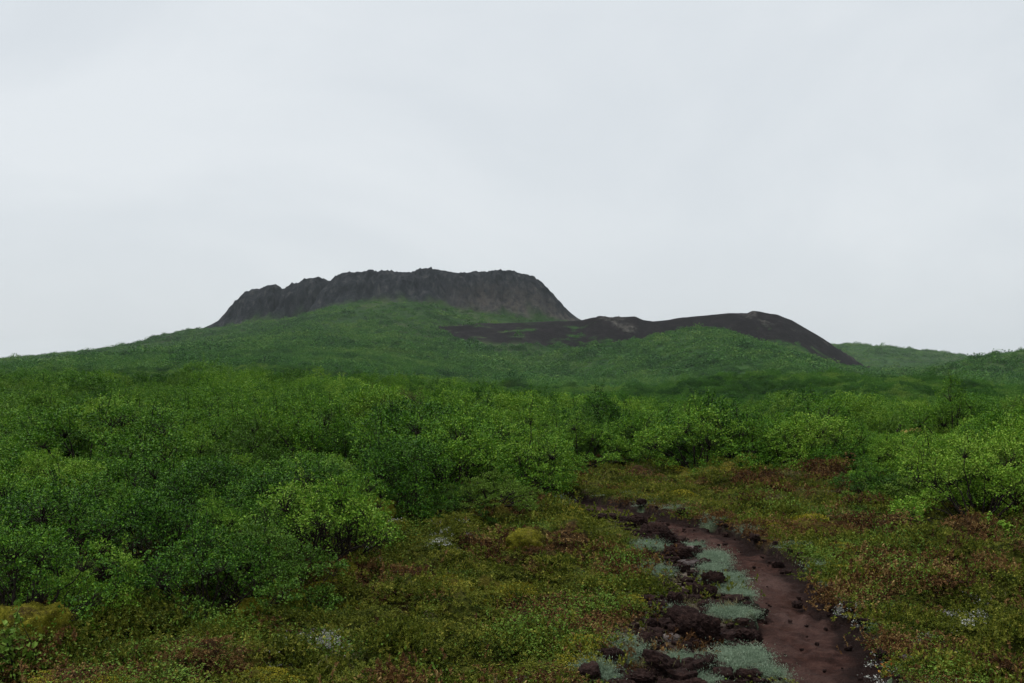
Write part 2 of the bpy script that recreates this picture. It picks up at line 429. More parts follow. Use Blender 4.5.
# ------------------------------------------------------------------ hill meshes
def hill_mat(name, kind):
    m, t, b = new_mat(name)
    pos = t.n('ShaderNodeNewGeometry').outputs['Position']
    g1 = t.noise(.12, 8, .7, pos); g2 = t.noise(.02, 4, .6, pos)
    green = t.ramp(g1, [(.3,(.008,.028,.006,1)),(.5,(.022,.064,.012,1)),(.7,(.046,.092,.022,1))])
    green = t.mix(t.ramp(g2, [(.52,0.),(.66,.6)]), green, t.ramp(g1, [(.3,(.045,.062,.028,1)),(.7,(.10,.125,.050,1))]))
    mp = t.n('ShaderNodeMapping'); mp.inputs['Scale'].default_value = (1.5,1.5,.22); t.l(pos, mp.inputs['Vector'])
    rk = t.noise(.16, 8, .72, mp.outputs[0])
    if kind == 'crater':
        rock = t.ramp(rk, [(.36,(.004,.0055,.008,1)),(.46,(.013,.016,.021,1)),(.57,(.032,.035,.040,1)),(.7,(.085,.083,.078,1))])
        rock = t.mix(t.math('MULTIPLY', t.attr('talus'), t.ramp(t.noise(.25,6,.7,pos),[(.38,.1),(.6,.95)])), rock, (.105,.090,.078,1))
        c = t.mix(t.attr('rock'), green, rock)
        bump(t, b, t.math('MULTIPLY', t.math('ADD', rk, t.noise(.9,5,.7,pos)), 1), .9, 1.6)
    elif kind == 'cinder':
        cin = t.ramp(t.noise(.2,7,.7,pos), [(.35,(.003,.0025,.003,1)),(.52,(.008,.006,.0072,1)),(.7,(.020,.015,.017,1))])
        roc = t.ramp(t.noise(.5,7,.7,pos), [(.35,(.020,.018,.017,1)),(.55,(.075,.07,.062,1)),(.7,(.16,.15,.13,1))])
        cin = t.mix(t.math('MULTIPLY', t.attr('rock'), t.ramp(t.noise(.22,6,.7,pos),[(.42,0.),(.56,1.)])), cin, roc)
        c = t.mix(t.attr('green'), cin, green)
        bump(t, b, t.noise(.7,6,.7,pos), .7, 1.0)
    else:
        c = green; bump(t, b, g1, .8, 1.5)
    t.l(c, b.inputs['Base Color']); return m
def hill(name, label, x0, x1, y0, y1, dx, dy, fz, mat, extra=None):
    xs = np.arange(x0, x1+dx, dx); ys = np.arange(y0, y1+dy, dy)
    X, Y = np.meshgrid(xs, ys); x = X.ravel(); y = Y.ravel()
    z, at = fz(x, y)
    o = mesh_np(name, np.stack([x,y,z],1), grid_faces(len(ys), len(xs)), mat=mat, attrs=at)
    tag(o, label, 'hill', kind='structure'); return o
def _crater(x, y):
    z, rock, t = zcrater(x, y, True)
    px = 512+F*x/640
    talus = smooth(17, 3, t+5*fbm(x/9,y/30,66,3))*smooth(430, 500, px)*smooth(600,575,px)
    sinkb = np.maximum(smooth(-330,-420,x), np.maximum(smooth(170, 240, x), np.maximum(smooth(150,110,y), smooth(900,960,y))))
    return z-8*sinkb, dict(rock=rock, talus=talus)
hill('crater_hill', 'flat-topped crater hill ringed by dark rock cliffs above a green apron', -440, 250, 110, 960, 1.25, 1.5, _crater, hill_mat('crater_hill','crater'))
def cinder_green(x, y):
    px = 512+F*x/CINY
    d = y-CINY
    g = smooth(-31, -36, d+34*fbm(x/17,y/17,301,5,.62))*smooth(470,640,px)+smooth(-34,-44,d)*(px < 640)
    streak = smooth(.13,.27,fbm(x/26, y/9, 305, 5, .6))*smooth(425,445,px)*smooth(615,585,px)*smooth(-4,-9,d)
    return np.clip(np.maximum(g*smooth(840,780,px), streak), 0, 1)
def _cinder(x, y):
    z, out, d = zcinder(x, y, True)
    px = 512+F*x/CINY
    pale = np.clip(out*1.2+.6*smooth(750,765,px)*smooth(3,-6,np.abs(d+5)-4)*smooth(.1,.4,fbm(x/9,y/5,311,3)), 0, 1)
    return z-6*smooth(-90,-110,x)-4*smooth(580,620,y), dict(rock=pale, green=cinder_green(x, y))
hill('cinder_hill', 'dark purplish cinder hill with a low rocky crest beside the crater', -112, 240, 420, 620, 1.0, .9, _cinder, hill_mat('cinder_hill','cinder'))
gm = hill_mat('green_hill', 'green')
hill('scrub_knoll_hill', 'rounded green scrub knoll in front of the cinder hill', -40, 200, 230, 560, 1.6, 1.6, lambda x,y: (zknoll(x,y), {}), gm)
hill('far_ridge_hill', 'faint green ridge sloping down behind the cinder hill', 200, 620, 600, 1100, 3, 3, lambda x,y: (zfar(x,y), {}), gm)
hill('scrub_rise_hill', 'green scrub rise climbing out of the picture at its right edge', 100, 300, 120, 460, 1.6, 1.6, lambda x,y: (zright(x,y), {}), gm)

# ------------------------------------------------------------------ plants
def tubes(polys, sides=4):
    V = []; Fc = []; n = 0
    for pts, rad in polys:
        pts = np.asarray(pts); k = len(pts)
        for i in range(k):
            d = pts[min(i+1,k-1)]-pts[max(i-1,0)]; d = d/(np.linalg.norm(d)+1e-9)
            a = np.cross(d, (0,0,1) if abs(d[2]) < .9 else (1,0,0)); a /= np.linalg.norm(a); b = np.cross(d, a)
            for s in range(sides):
                an = 2*np.pi*s/sides
                V.append(pts[i]+rad[i]*(np.cos(an)*a+np.sin(an)*b))
        for i in range(k-1):
            for s in range(sides):
                s2 = (s+1) % sides
                Fc.append((n+i*sides+s, n+i*sides+s2, n+(i+1)*sides+s2, n+(i+1)*sides+s))
        n += k*sides
    return np.array(V), np.array(Fc)
def leaves(P, D, size, rg, aspect=.62, up=.4, fold=.25):
    """One folded quad pair per point: P points, D preferred directions."""
    n = len(P)
    d = D+rg.normal(0,.55,(n,3)); d /= np.linalg.norm(d,axis=1,keepdims=True)+1e-9
    nrm = rg.normal(0,1,(n,3)); nrm[:,2] = np.abs(nrm[:,2])+up
    s = np.cross(d, nrm); s /= np.linalg.norm(s,axis=1,keepdims=True)+1e-9
    nn = np.cross(s, d)
    L = size*rg.uniform(.65,1.25,(n,1)); W = L*aspect*.5
    base = P; tip = P+d*L-nn*L*.08; mid = P+d*L*.52
    v = np.stack([base, mid+s*W+nn*W*fold, tip, mid-s*W+nn*W*fold], 1).reshape(-1,3)
    f = np.arange(n*4).reshape(-1,4)
    return v, f, np.repeat(rg.random(n), 4)

def shrub_geo(seed, h=1.0, spread=.8, lobes=20, per=520, leaf=.027, low=.03, stems=9, lob=.24, open_=0.):
    """Many-stemmed shrub: curved stems fork into rounded leafy lobes of unequal size with dark gaps between them."""
    rg = np.random.default_rng(seed)
    polys = []; LP = []; LD = []
    bases = [np.array([np.cos(a), np.sin(a), 0])*rg.uniform(.03,.16) for a in rg.uniform(0,6.28,stems)]
    for i in range(lobes):
        zf = 1-(i+.5)/lobes*(1-low)                       # height of the lobe
        az = i*2.39996+rg.uniform(-.5,.5)
        rad = spread*np.sqrt(max(1-zf*zf, .02))*rg.uniform(.62,1.08)
        R_ = lob*rg.uniform(.6,1.3)*(.75+.35*zf)
        c = np.array([np.cos(az)*rad, np.sin(az)*rad, max(zf*rg.uniform(.72,1.06)-R_*.5, R_*.45)])
        b = min(bases, key=lambda q: np.hypot(*(q[:2]-c[:2]*.25)))
        ctrl = b*.5+c*np.array([.45,.45,.55])+rg.normal(0,.05,3)
        ts = np.linspace(0,1,6)[:,None]
        pts = (1-ts)**2*b+2*ts*(1-ts)*ctrl+ts**2*c+rg.normal(0,.018,(6,3))*np.minimum(ts*3,1)
        pts[:,2] = np.maximum(pts[:,2], -.03)
        polys.append((pts, np.linspace(.014,.004,6)))
        n = int(per*1.4*(R_/lob)**2*rg.uniform(.7,1.2))
        d = rg.normal(0,1,(n,3)); d[:,2] = d[:,2]*.8+.42; d /= np.linalg.norm(d,axis=1,keepdims=True)
        # the lobe's own tufts: leaves gather round twig ends
        k = max(8, int(n/26)); e = rg.normal(0,1,(k,3)); e[:,2] = np.abs(e[:,2])*.9-.05+.12*rg.normal(0,1,k); e /= np.linalg.norm(e,axis=1,keepdims=True)
        rr = R_*rg.uniform(.78,1.18,k)
        w = rg.integers(0,k,n)
        P = c+e[w]*rr[w][:,None]*rg.uniform(.80,1.03,(n,1))+rg.normal(0,.021,(n,3))*np.array([1,1,.7])
        inner = rg.random(n) < .12
        P[inner] = c+d[inner]*R_*rg.uniform(.3,.9,(inner.sum(),1))
        keep = rg.random(n) > open_*(1-zf)
        P = P[keep]; LP.append(P); LD.append(e[w][keep]*.6+np.array([[0,0,.1]]))
        for q in range(0, k, 1 if open_ else 2):
            polys.append((np.stack([c-np.array([0,0,R_*.3]), c+e[q]*rr[q]*.5+rg.normal(0,.012,3), c+e[q]*rr[q]*.88]), np.array([.0035,.0022,.001])))
    for q in range(int(26*open_)):                         # bare lower twigs
        b = bases[rg.integers(len(bases))]; a = rg.uniform(0,6.28); L = rg.uniform(.25,.6)
        c = b+np.array([np.cos(a)*L, np.sin(a)*L, rg.uniform(.2,.65)])
        polys.append((np.stack([b, (b+c)/2+rg.normal(0,.05,3), c]), np.array([.008,.005,.002])))
    for q in range(int(lobes*2.2)):
        c = LP[rg.integers(len(LP))]; b = c[rg.integers(len(c))]
        if b[2] < .45: continue
        L = rg.uniform(.08,.2); d = np.append(rg.normal(0,.28,2), 1.); d /= np.linalg.norm(d)
        polys.append((np.stack([b-d*.05, b+d*L]), np.array([.004,.0015]))); m = int(L*130)
        LP.append(b+d*L*rg.random((m,1))+rg.normal(0,.013,(m,3))); LD.append(np.repeat(d[None]*.8,m,0)+rg.normal(0,.3,(m,3)))
    P = np.concatenate(LP); D = np.concatenate(LD)
    sc = h/np.percentile(P[:,2], 98.5)
    P = P*np.array([1,1,sc]); P[:,2] = np.maximum(P[:,2], .015)
    vl, fl, lv = leaves(P, D, leaf, rg, up=.7)
    vw, fw = tubes([(p*np.array([1,1,sc]), r) for p, r in polys])
    return (vw, fw), (vl, fl, lv)

PROTO = []      # (crown mesh, woody stems mesh, kind)
def proto(kind, mat, **kw):
    (vw, fw), (vl, fl, lv) = shrub_geo(**kw)
    c = mesh_np('crown', vl, fl, mat=mat, smooth_=False, attrs={'lv':lv}, link=False)
    t = mesh_np('woody_stems', vw, fw, mat=M['bark'], link=False)  # all stems and twigs of one shrub joined in a single mesh
    PROTO.append((c.data, t.data, kind)); bpy.data.objects.remove(c); bpy.data.objects.remove(t)
proto('green', M['birch'], seed=1, spread=.80, lobes=24, per=760)
proto('green', M['birch'], seed=2, spread=.95, lobes=24, lob=.21, per=740)
proto('green', M['birch'], seed=3, spread=.72, lobes=15, lob=.25, per=860)
proto('green', M['birch'], seed=4, spread=.88, lobes=20, lob=.24, per=700)
proto('grey', M['willow'], seed=5, spread=.9, lobes=20, per=640, leaf=.028)
proto('brown', M['brownbush'], seed=6, spread=.8, lobes=18, per=420, leaf=.025, open_=.3)
proto('bare', M['birch'], seed=7, spread=.88, lobes=18, per=480, low=.38, stems=13, lob=.20, open_=1.)
proto('bare', M['birch'], seed=8, spread=.84, lobes=16, per=440, low=.34, stems=12, lob=.20, open_=1.)
proto('low', M['willow'], seed=9, h=.62, spread=1.0, lobes=26, per=380, low=.08, lob=.20)
proto('low', M['dwarf'], seed=10, h=.55, spread=1.0, lobes=26, per=360, low=.08, lob=.19)

def px_of(x, y): return 512+F*x/y
def at(px, row, lift=0):
    """Ground point seen at this pixel of the photograph."""
    y = CAM*F/(row-HOR)
    for _ in range(4):
        x = (px-512)*y/F
        y = (CAM-float(zground(x, y)))*F/(row-HOR)
    x = (px-512)*y/F
    return Vector((x, y, float(zground(x, y))+lift))

YB = 23.0     # depth of the pale yellow boulder among the bushes
XB = (906-512)*YB/F
def place_shrubs():
    rg = np.random.default_rng(77)
    pts = []
    # hand-set ones along the edge of the clearing: column, row of foot, proto, height in px, stretch
    hand = [(24,628,6,112,1.0),(105,622,3,84,.95),(205,612,7,104,1.0),(160,596,6,104,.95),(70,592,7,112,1.05),(262,572,4,90,1.05),(318,574,7,92,1.05),(345,560,6,88,.9),
            (392,500,0,84,1.0),(428,499,1,84,1.1),(462,498,0,76,1.05),(480,512,8,30,1.0),(494,527,9,34,.9),(460,524,8,34,.85),(520,491,2,80,1.0),
            (585,468,3,50,1.2),(640,466,0,56,1.2),(700,471,1,64,1.25),(752,474,2,58,1.15),(806,476,0,60,1.2),(850,480,3,52,1.1),(925,498,8,40,1.0),(903,488,9,36,1.0),(975,512,1,88,1.0),(1022,516,0,90,1.05),(870,486,3,46,1.1)]
    for px, row, k, hp, st in hand:
        p = at(px, row); h0 = {8:.62, 9:.55}.get(k, 1.0)
        pts.append((p.x, p.y, k, hp*p.y/F/h0, st, h0))
    def ok(x, y, d):
        return all((x-a[0])**2+(y-a[1])**2 > d*d for a in pts)
    tries = 0
    Y = 6.2
    while Y < 47:
        step = .16+.012*Y
        half = .56*Y+1.5
        for _ in range(int(2*half/.22)):
            x = rg.uniform(-half, half); y = Y+rg.uniform(0, step)
            px = px_of(x, y); row = HOR+CAM*F/y
            if row > edge_row(px)-3: continue
            if px < 500: h = np.interp(y, [6,8,11,15,22,46], [.58,.70,.92,1.02,1.12,1.25])
            else: h = np.interp(y, [11,15,20,28,46], [.95,.92,1.0,1.05,1.0])
            h *= rg.uniform(.62,1.28)
            if 480 < px < 560 and y < 17: h *= .8
            if abs(x-(906-512)*y/F) < .85 and y < YB+.3: h = min(h, .95*(CAM-(433-HOR)/F*y-float(zground(x, y))))
            if h < .3: continue
            if y < 8.2 and px < 280 and rg.random() < .45: continue
            dens = fbm(x/4.5, y/4.5, 401, 2)
            if dens > .42 and y > 9: continue
            if not ok(x, y, h*rg.uniform(.70,1.0)): continue
            if abs(x-XB) < .45 and abs(y-YB) < .5: continue
            u = rg.random()
            bn = fbm(x/5+9, y/5, 405, 2)
            if y < 9.5 and px < 420: k = rg.choice([6,7,6,3,0])
            elif bn > .40 and u < .4: k = 5
            elif u < .84: k = rg.choice([0,1,2,3])
            elif u < .93: k = 4
            else: k = 6
            pts.append((x, y, int(k), h, rg.uniform(.85,1.25), 1.0))
        Y += step
    return pts
SHR = place_shrubs()
print('shrubs', len(SHR), 'protos', [len(p[0].polygons) for p in PROTO])
# nearest 300 become things; the rest one thicket
SHR.sort(key=lambda s: s[1])
vis = [s for s in SHR if -60 < px_of(s[0], s[1]) < 1084]
rank = sorted(vis, key=lambda s: -(s[3]*s[5])*1/s[1]**1.0)
THINGS = [s for s in vis[:296]]
REST = [s for s in SHR if s not in THINGS]

ORD = ['first','second','third','fourth','fifth','sixth','seventh','eighth','ninth','tenth','eleventh','twelfth','thirteenth','fourteenth','fifteenth','sixteenth','seventeenth',
       'eighteenth','nineteenth','twentieth']
def ordinal(i): return ORD[i] if i < len(ORD) else 'twenty-'+ORD[i-20]
LOOK = {'green':'leafy birch shrub','grey':'grey-green shrub','brown':'brownish shrub','bare':'bare-stemmed shrub','low':'low spreading shrub'}
def make_shrub(s, rz):
    x, y, k, h, st, h0 = s
    cm, tm, kind = PROTO[k]
    r = empty('low_shrub' if kind == 'low' else 'shrub', (x, y, float(zground(x,y))-.03), rz, (h*st, h*st, h))
    for nm, me in (('crown', cm), ('woody_stems', tm)):
        o = bpy.data.objects.new(nm, me); COL.objects.link(o); o.parent = r
    return r
# rows from the clearing backwards, in two thickets parted by the head of the path
rgz = np.random.default_rng(9)
for side, name in ((0, 'left thicket'), (1, 'right thicket')):
    L = [s for s in THINGS if (px_of(s[0],s[1]) >= 556) == bool(side)]
    L.sort(key=lambda s: s[1])
    per = 17
    for ri in range(0, len(L), per):
        row = sorted(L[ri:ri+per], key=lambda s: px_of(s[0],s[1]))
        cnt = {}
        for s in row: cnt[PROTO[s[2]][2]] = cnt.get(PROTO[s[2]][2], 0)+1
        seen = {}
        for s in row:
            kd = PROTO[s[2]][2]; i = seen.get(kd, 0); seen[kd] = i+1
            o = make_shrub(s, rgz.uniform(0, 6.28))
            rn = ordinal(ri//per)
            where = 'in front row of '+name if ri == 0 else 'in %s row of %s' % (rn, name)
            if cnt[kd] == 1: lab = 'the only %s %s' % (LOOK[kd], where)
            else: lab = '%s, %s from left %s' % (LOOK[kd], ordinal(i), where)
            tag(o, lab, 'shrub', 'shrubs of the '+name)

# ------------------------------------------------------------------ scattered ground cover and far scrub (stuff)
def gn_scatter(name, P, rz, sc, idx, protos, label, cat, tilt=None):
    n = len(P)
    me = bpy.data.meshes.new(name); me.vertices.add(n); me.vertices.foreach_set('co', np.asarray(P,np.float32).ravel())
    rot = np.zeros((n,3), np.float32); rot[:,2] = rz
    if tilt is not None: rot[:,:2] = tilt
    scl = np.asarray(sc, np.float32)
    if scl.ndim == 1: scl = np.repeat(scl[:,None], 3, 1)
    a = me.attributes.new('rot','FLOAT_VECTOR','POINT'); a.data.foreach_set('vector', rot.ravel())
    a = me.attributes.new('scl','FLOAT_VECTOR','POINT'); a.data.foreach_set('vector', scl.ravel())
    a = me.attributes.new('idx','INT','POINT'); a.data.foreach_set('value', np.asarray(idx,np.int32))
    o = bpy.data.objects.new(name, me); COL.objects.link(o)
    col = bpy.data.collections.new(name+'_plants')
    for i, p in enumerate(protos):
        p.name = '%s_%02d' % (name+'_plant', i); col.objects.link(p)
    g = bpy.data.node_groups.new(name, 'GeometryNodeTree')
    g.interface.new_socket('Geometry', in_out='INPUT', socket_type='NodeSocketGeometry')
    g.interface.new_socket('Geometry', in_out='OUTPUT', socket_type='NodeSocketGeometry')
    N = g.nodes; gi = N.new('NodeGroupInput'); go = N.new('NodeGroupOutput')
    ci = N.new('GeometryNodeCollectionInfo'); ci.inputs['Collection'].default_value = col
    ci.inputs['Separate Children'].default_value = True; ci.inputs['Reset Children'].default_value = True
    ip = N.new('GeometryNodeInstanceOnPoints'); ip.inputs['Pick Instance'].default_value = True
    def named(nm, ty):
        q = N.new('GeometryNodeInputNamedAttribute'); q.data_type = ty; q.inputs['Name'].default_value = nm; return q.outputs['Attribute']
    er = N.new('FunctionNodeEulerToRotation')
    l = g.links.new
    l(gi.outputs[0], ip.inputs['Points']); l(ci.outputs[0], ip.inputs['Instance'])
    l(named('idx','INT'), ip.inputs['Instance Index']); l(named('rot','FLOAT_VECTOR'), er.inputs[0]); l(er.outputs[0], ip.inputs['Rotation'])
    l(named('scl','FLOAT_VECTOR'), ip.inputs['Scale']); l(ip.outputs[0], go.inputs[0])
    md = o.modifiers.new('scatter','NODES'); md.node_group = g
    tag(o, label, cat, kind='stuff'); return o

def tuft(kind, seed, mat):
    """Small plants of the heath, about 0.2 to 0.3 m across."""
    rg = np.random.default_rng(seed)
    if kind == 'needle':      # heather and crowberry: upright sprigs set with tiny leaves
        P=[];D=[]
        for i in range(34):
            b = np.append(rg.normal(0,.075,2), 0); d = np.append(rg.normal(0,.9,2), 1.); d /= np.linalg.norm(d); h = rg.uniform(.015,.05)
            u = rg.random((16,1)); P.append(b+d*h*u); D.append(d*.7+rg.normal(0,.5,(16,3)))
        return leaves(np.concatenate(P), np.concatenate(D), .015, rg, .5)
    if kind == 'leafy':       # dwarf willow and bilberry
        n = 260; P = np.stack([rg.normal(0,.085,n), rg.normal(0,.085,n), np.abs(rg.normal(.0,.04,n))+.008],1)
        return leaves(P, np.stack([rg.normal(0,.5,n),rg.normal(0,.5,n),rg.random(n)*.6],1), .013, rg, .68, up=1.0)
    if kind == 'grass':
        n = 150; P = np.stack([rg.normal(0,.065,n), rg.normal(0,.065,n), np.zeros(n)],1)
        D = np.stack([rg.normal(0,.35,n),rg.normal(0,.35,n),np.ones(n)],1)
        return leaves(P, D, .026, rg, .16)
    if kind == 'moss':
        n = 330; a = rg.random(n)*6.283; r = np.sqrt(rg.random(n))*.14
        P = np.stack([r*np.cos(a), r*np.sin(a), .035*(1-(r/.14)**2)],1)
        return leaves(P, np.stack([rg.normal(0,.3,n),rg.normal(0,.3,n),np.ones(n)],1), .013, rg, .6)
    if kind == 'lichen':
        n = 60; P = np.stack([rg.normal(0,.05,n), rg.normal(0,.035,n), np.abs(rg.normal(0.01,.014,n))],1)
        return leaves(P, rg.normal(0,.6,(n,3))+np.array([0,0,.3]), .017, rg, .8, up=1.2)
def tuft_obj(kind, seed, mat):
    v, f, lv = tuft(kind, seed, mat)
    return mesh_np('tuft', v, f, mat=mat, smooth_=False, attrs={'lv':lv}, link=False)

def scatter_points(n, r0, r1, rg, half=33):
    # even over the picture rather than over the ground: denser near the path's near end
    w = rg.random(n)
    r = np.exp(np.log(r0)+w*(np.log(r1)-np.log(r0)))
    a = np.radians(rg.uniform(-half, half, n))
    return r*np.sin(a), r*np.cos(a)
def heath():
    rg = np.random.default_rng(500)
    specs = [
     ('brown_heather', 'needle', 'heath_brown', 22000, lambda f: f['brown']*(1-f['moss']*.6), 'brown heather sprigs growing across the heath', 'heather'),
     ('green_crowberry', 'needle', 'heath_green', 24000, lambda f: (1-.75*f['brown'])*(1-f['moss']*.5), 'olive green crowberry sprigs carpeting the heath', 'crowberry'),
     ('dwarf_willow', 'leafy', 'dwarf', 6500, None, 'small round-leaved dwarf willow creeping over the heath', 'dwarf willow'),
     ('yellow_moss', 'moss', 'mossleaf', 9000, lambda f: f['moss']*.9, 'yellow-green moss cushions between the heath plants', 'moss'),
     ('mint_grass', 'grass', 'mint', 26000, lambda f: f['mint'], 'short pale mint green grass beside the dirt path', 'grass'),
     ('straw_grass', 'grass', 'straw', 4000, lambda f: .12+.5*f['tan']*(1-f['mint']), 'dry straw-coloured grass blades among the heath plants', 'grass'),
    ]
    for name, kind, mat, n, dens, lab, cat in specs:
        mint = name == 'mint_grass'
        x, y = scatter_points(n*(4 if mint else 1), 4.4, 14 if mint else 24, rg, 33 if not mint else 24)
        f = fields(x, y); dirt, strip = path_fields(x, y)
        if name == 'dwarf_willow':
            d = smooth(.08,.30,fbm(x/1.3,y/1.3,511,3))*.9+.10+.4*f['thick']
        else: d = dens(f)
        clear = (dirt < -.05) if not mint else (dirt < .0)
        if name not in ('mint_grass','straw_grass'): d = d*(1-.95*smooth(-.03,.06,strip))*(1-f['mint']*.9)
        keep = (rg.random(len(x)) < d)&clear&((f['thick'] < .9)|(rg.random(len(x)) < .5))
        x = x[keep]; y = y[keep]; r = np.hypot(x,y)
        sc = rg.uniform(.7,1.35,len(x))*np.interp(r,[4,10,24],[.9,1.1,1.5])*(.75 if mint else 1)
        cl = smooth(-.25,.4,fbm(x/.38,y/.38,541,3)) if not mint else .25
        sc = sc*(.7+.5*cl)
        sz = np.stack([sc,sc,sc*rg.uniform(.6,1.2,len(x))*(.5+.9*cl)],1)
        P = np.stack([x,y,zground(x,y)-.006],1)
        pr = [tuft_obj(kind, 600+31*i+len(name), M[mat]) for i in range(4)]
        gn_scatter(name, P, rg.uniform(0,6.28,len(x)), sz, rg.integers(0,4,len(x)), pr, lab, cat, rg.normal(0,.18,(len(x),2)))
    # white lichen where the photograph shows it
    spots = [(325,640,16,8,70),(318,628,12,4,26),(285,652,30,5,46),(440,548,14,8,26),(378,540,8,5,14),(255,570,12,5,22),(395,537,14,5,16),(835,606,24,6,40),(970,614,30,6,46),(800,634,18,4,14),(880,668,10,5,12),
             (255,592,20,5,16),(570,497,6,2,8),(462,543,8,4,10),(930,640,30,8,12),(700,520,30,8,0),(350,655,24,6,16)]
    P = []
    for px, row, sx, sy, n in spots:
        for _ in range(int(n*1.7)):
            p = at(px+rg.normal(0,sx*.5), row+rg.normal(0,sy*.5)); P.append((p.x,p.y,p.z-.004))
    P = np.array(P); n = len(P)
    gn_scatter('white_lichen', P, rg.uniform(0,6.28,n), rg.uniform(.35,.8,n), rg.integers(0,3,n), [tuft_obj('lichen', 900+i, M['lichen']) for i in range(3)],
               'small scattered crusts of white lichen on the heath', 'lichen')
heath()

def crumbs():
    rg = np.random.default_rng(808); P = []
    while len(P) < 1700:
        y = rg.uniform(4.5, 12.3); e = path_edges(y); x = rg.uniform(e[0]-.03, e[2])
        d, st = path_fields(np.array([x]), np.array([y]))
        if (d[0] > .0 and rg.random() < .93) or sods(np.array([x]),np.array([y]))[0] > .5: continue
        zz = float(zground(x, y)) if d[0] < 0 else .10*float(fbm(np.array(x/3.1), np.array(y/3.1), 1, 2))-.10
        P.append((x, y, zz))
    P = np.array(P); n = len(P); pr = []
    for i in range(4):
        v, f = lump(300+i, 1, .8, .6, .45, .35, 3, 5)
        pr.append(mesh_np('crumb', v, faces3=f, mat=M['clod'], smooth_=False, link=False))
    sc = np.exp(rg.normal(np.log(.024), .55, n))*np.where(path_fields(P[:,0],P[:,1])[0] > 0, .6, 1)
    gn_scatter('soil_rubble', P, rg.uniform(0,6.28,n), np.clip(sc*np.where(fbm(P[:,0]/.4,P[:,1]/.5,811,2) > .1, 1.5, .9),.008,.11), rg.integers(0,4,n), pr, 'small dark crumbs of soil strewn along the worn strip', 'soil')
def crown_copy(k):
    return bpy.data.objects.new('thicket_crown', PROTO[k][0])
# the shrubs farther back, and those outside the frame: one mass
if REST:
    P = np.array([(s[0],s[1],0) for s in REST]); P[:,2] = zground(P[:,0],P[:,1])-.03
    sc = np.array([(s[3]*s[4],s[3]*s[4],s[3]) for s in REST])
    gn_scatter('scrub_thicket', P, np.random.default_rng(1).uniform(0,6.28,len(P)), sc, [min(s[2],7) for s in REST], [crown_copy(k) for k in range(8)],
               'dense green birch scrub filling the plateau behind the nearer shrubs', 'scrub')

def lod_clump(seed, mat, n=800, leaf=.125):
    rg = np.random.default_rng(seed)
    a = rg.random(n)*6.283; ph = np.arccos(rg.uniform(-.15,1,n)); lob = 1+.30*np.sin(3*a+seed)+.2*np.sin(5*a+2*ph+seed*2)
    r = lob*rg.uniform(.72,1.03,n)
    P = np.stack([r*np.sin(ph)*np.cos(a), r*np.sin(ph)*np.sin(a), np.maximum(r*np.cos(ph)*.95+.06, .02)],1)
    return leaves(P, P*.6+np.array([0,0,.3]), leaf, rg, .75, up=.3)
def far_scrub():
    rg = np.random.default_rng(620)
    pr = []
    for i in range(5):
        v, f, lv = lod_clump(30+i, M['scrubfar'])
        pr.append(mesh_np('clump', v, f, mat=M['scrubfar'], smooth_=False, attrs={'lv':lv}, link=False))
    for i in range(3):
        v, f, lv = lod_clump(60+i, M['scrubfar'], 150, .27)
        pr.append(mesh_np('clump', v, f, mat=M['scrubfar'], smooth_=False, attrs={'lv':lv}, link=False))
    for k in (0,1,2,3):
        me = PROTO[k][0].copy(); me.materials.clear(); me.materials.append(M['scrubmid']); pr.append(bpy.data.objects.new('clump', me))
    n = 210000
    # even in log-distance: 44 m to 950 m
    r = np.exp(rg.uniform(np.log(46), np.log(1000), n)); a = np.radians(rg.uniform(-31, 31, n))
    x = r*np.sin(a); y = r*np.cos(a)
    z = zall(x, y)
    _, rock, t = zcrater(x, y, True)
    zc = zcrater(x, y); zi = zcinder(x, y)
    bare = ((zc >= z-.01)&(rock > .25))|((zi >= z-.01)&(cinder_green(x,y) < .5)&(y > 430))
    dens = .45+.75*smooth(-.22,.28,fbm(x/20,y/30,631,4))
    dens *= np.interp(r, [46,90,200,400,1000], [.8,.48,.42,.75,.9])
    inside = (zc >= z-.01)&(t > 0)
    # thin turf near the foot of the cliffs
    dens *= 1-.55*((zc >= z-.01)&(z > 24))
    keep = (~bare)&(~inside)&(rg.random(n) < dens)
    x=x[keep]; y=y[keep]; z=z[keep]; r=r[keep]
    s = np.exp(rg.normal(-.28,.34,len(x)))*np.interp(r,[46,110,250,330,900],[.8,1.2,1.5,1.35,1.6])
    sc = np.stack([s*rg.uniform(.9,1.4,len(x)), s*rg.uniform(.9,1.4,len(x)), s*rg.uniform(.65,.95,len(x))],1)
    idx = np.where(r < 230, rg.integers(8,12,len(x)), np.where(r < 330, rg.integers(0,5,len(x)), rg.integers(5,8,len(x))))
    print('far scrub', len(x))
    gn_scatter('distant_scrub', np.stack([x,y,z-.15],1), rg.uniform(0,6.28,len(x)), sc, idx, pr, 'low green scrub covering the valley and the slopes of the crater', 'scrub')
far_scrub()

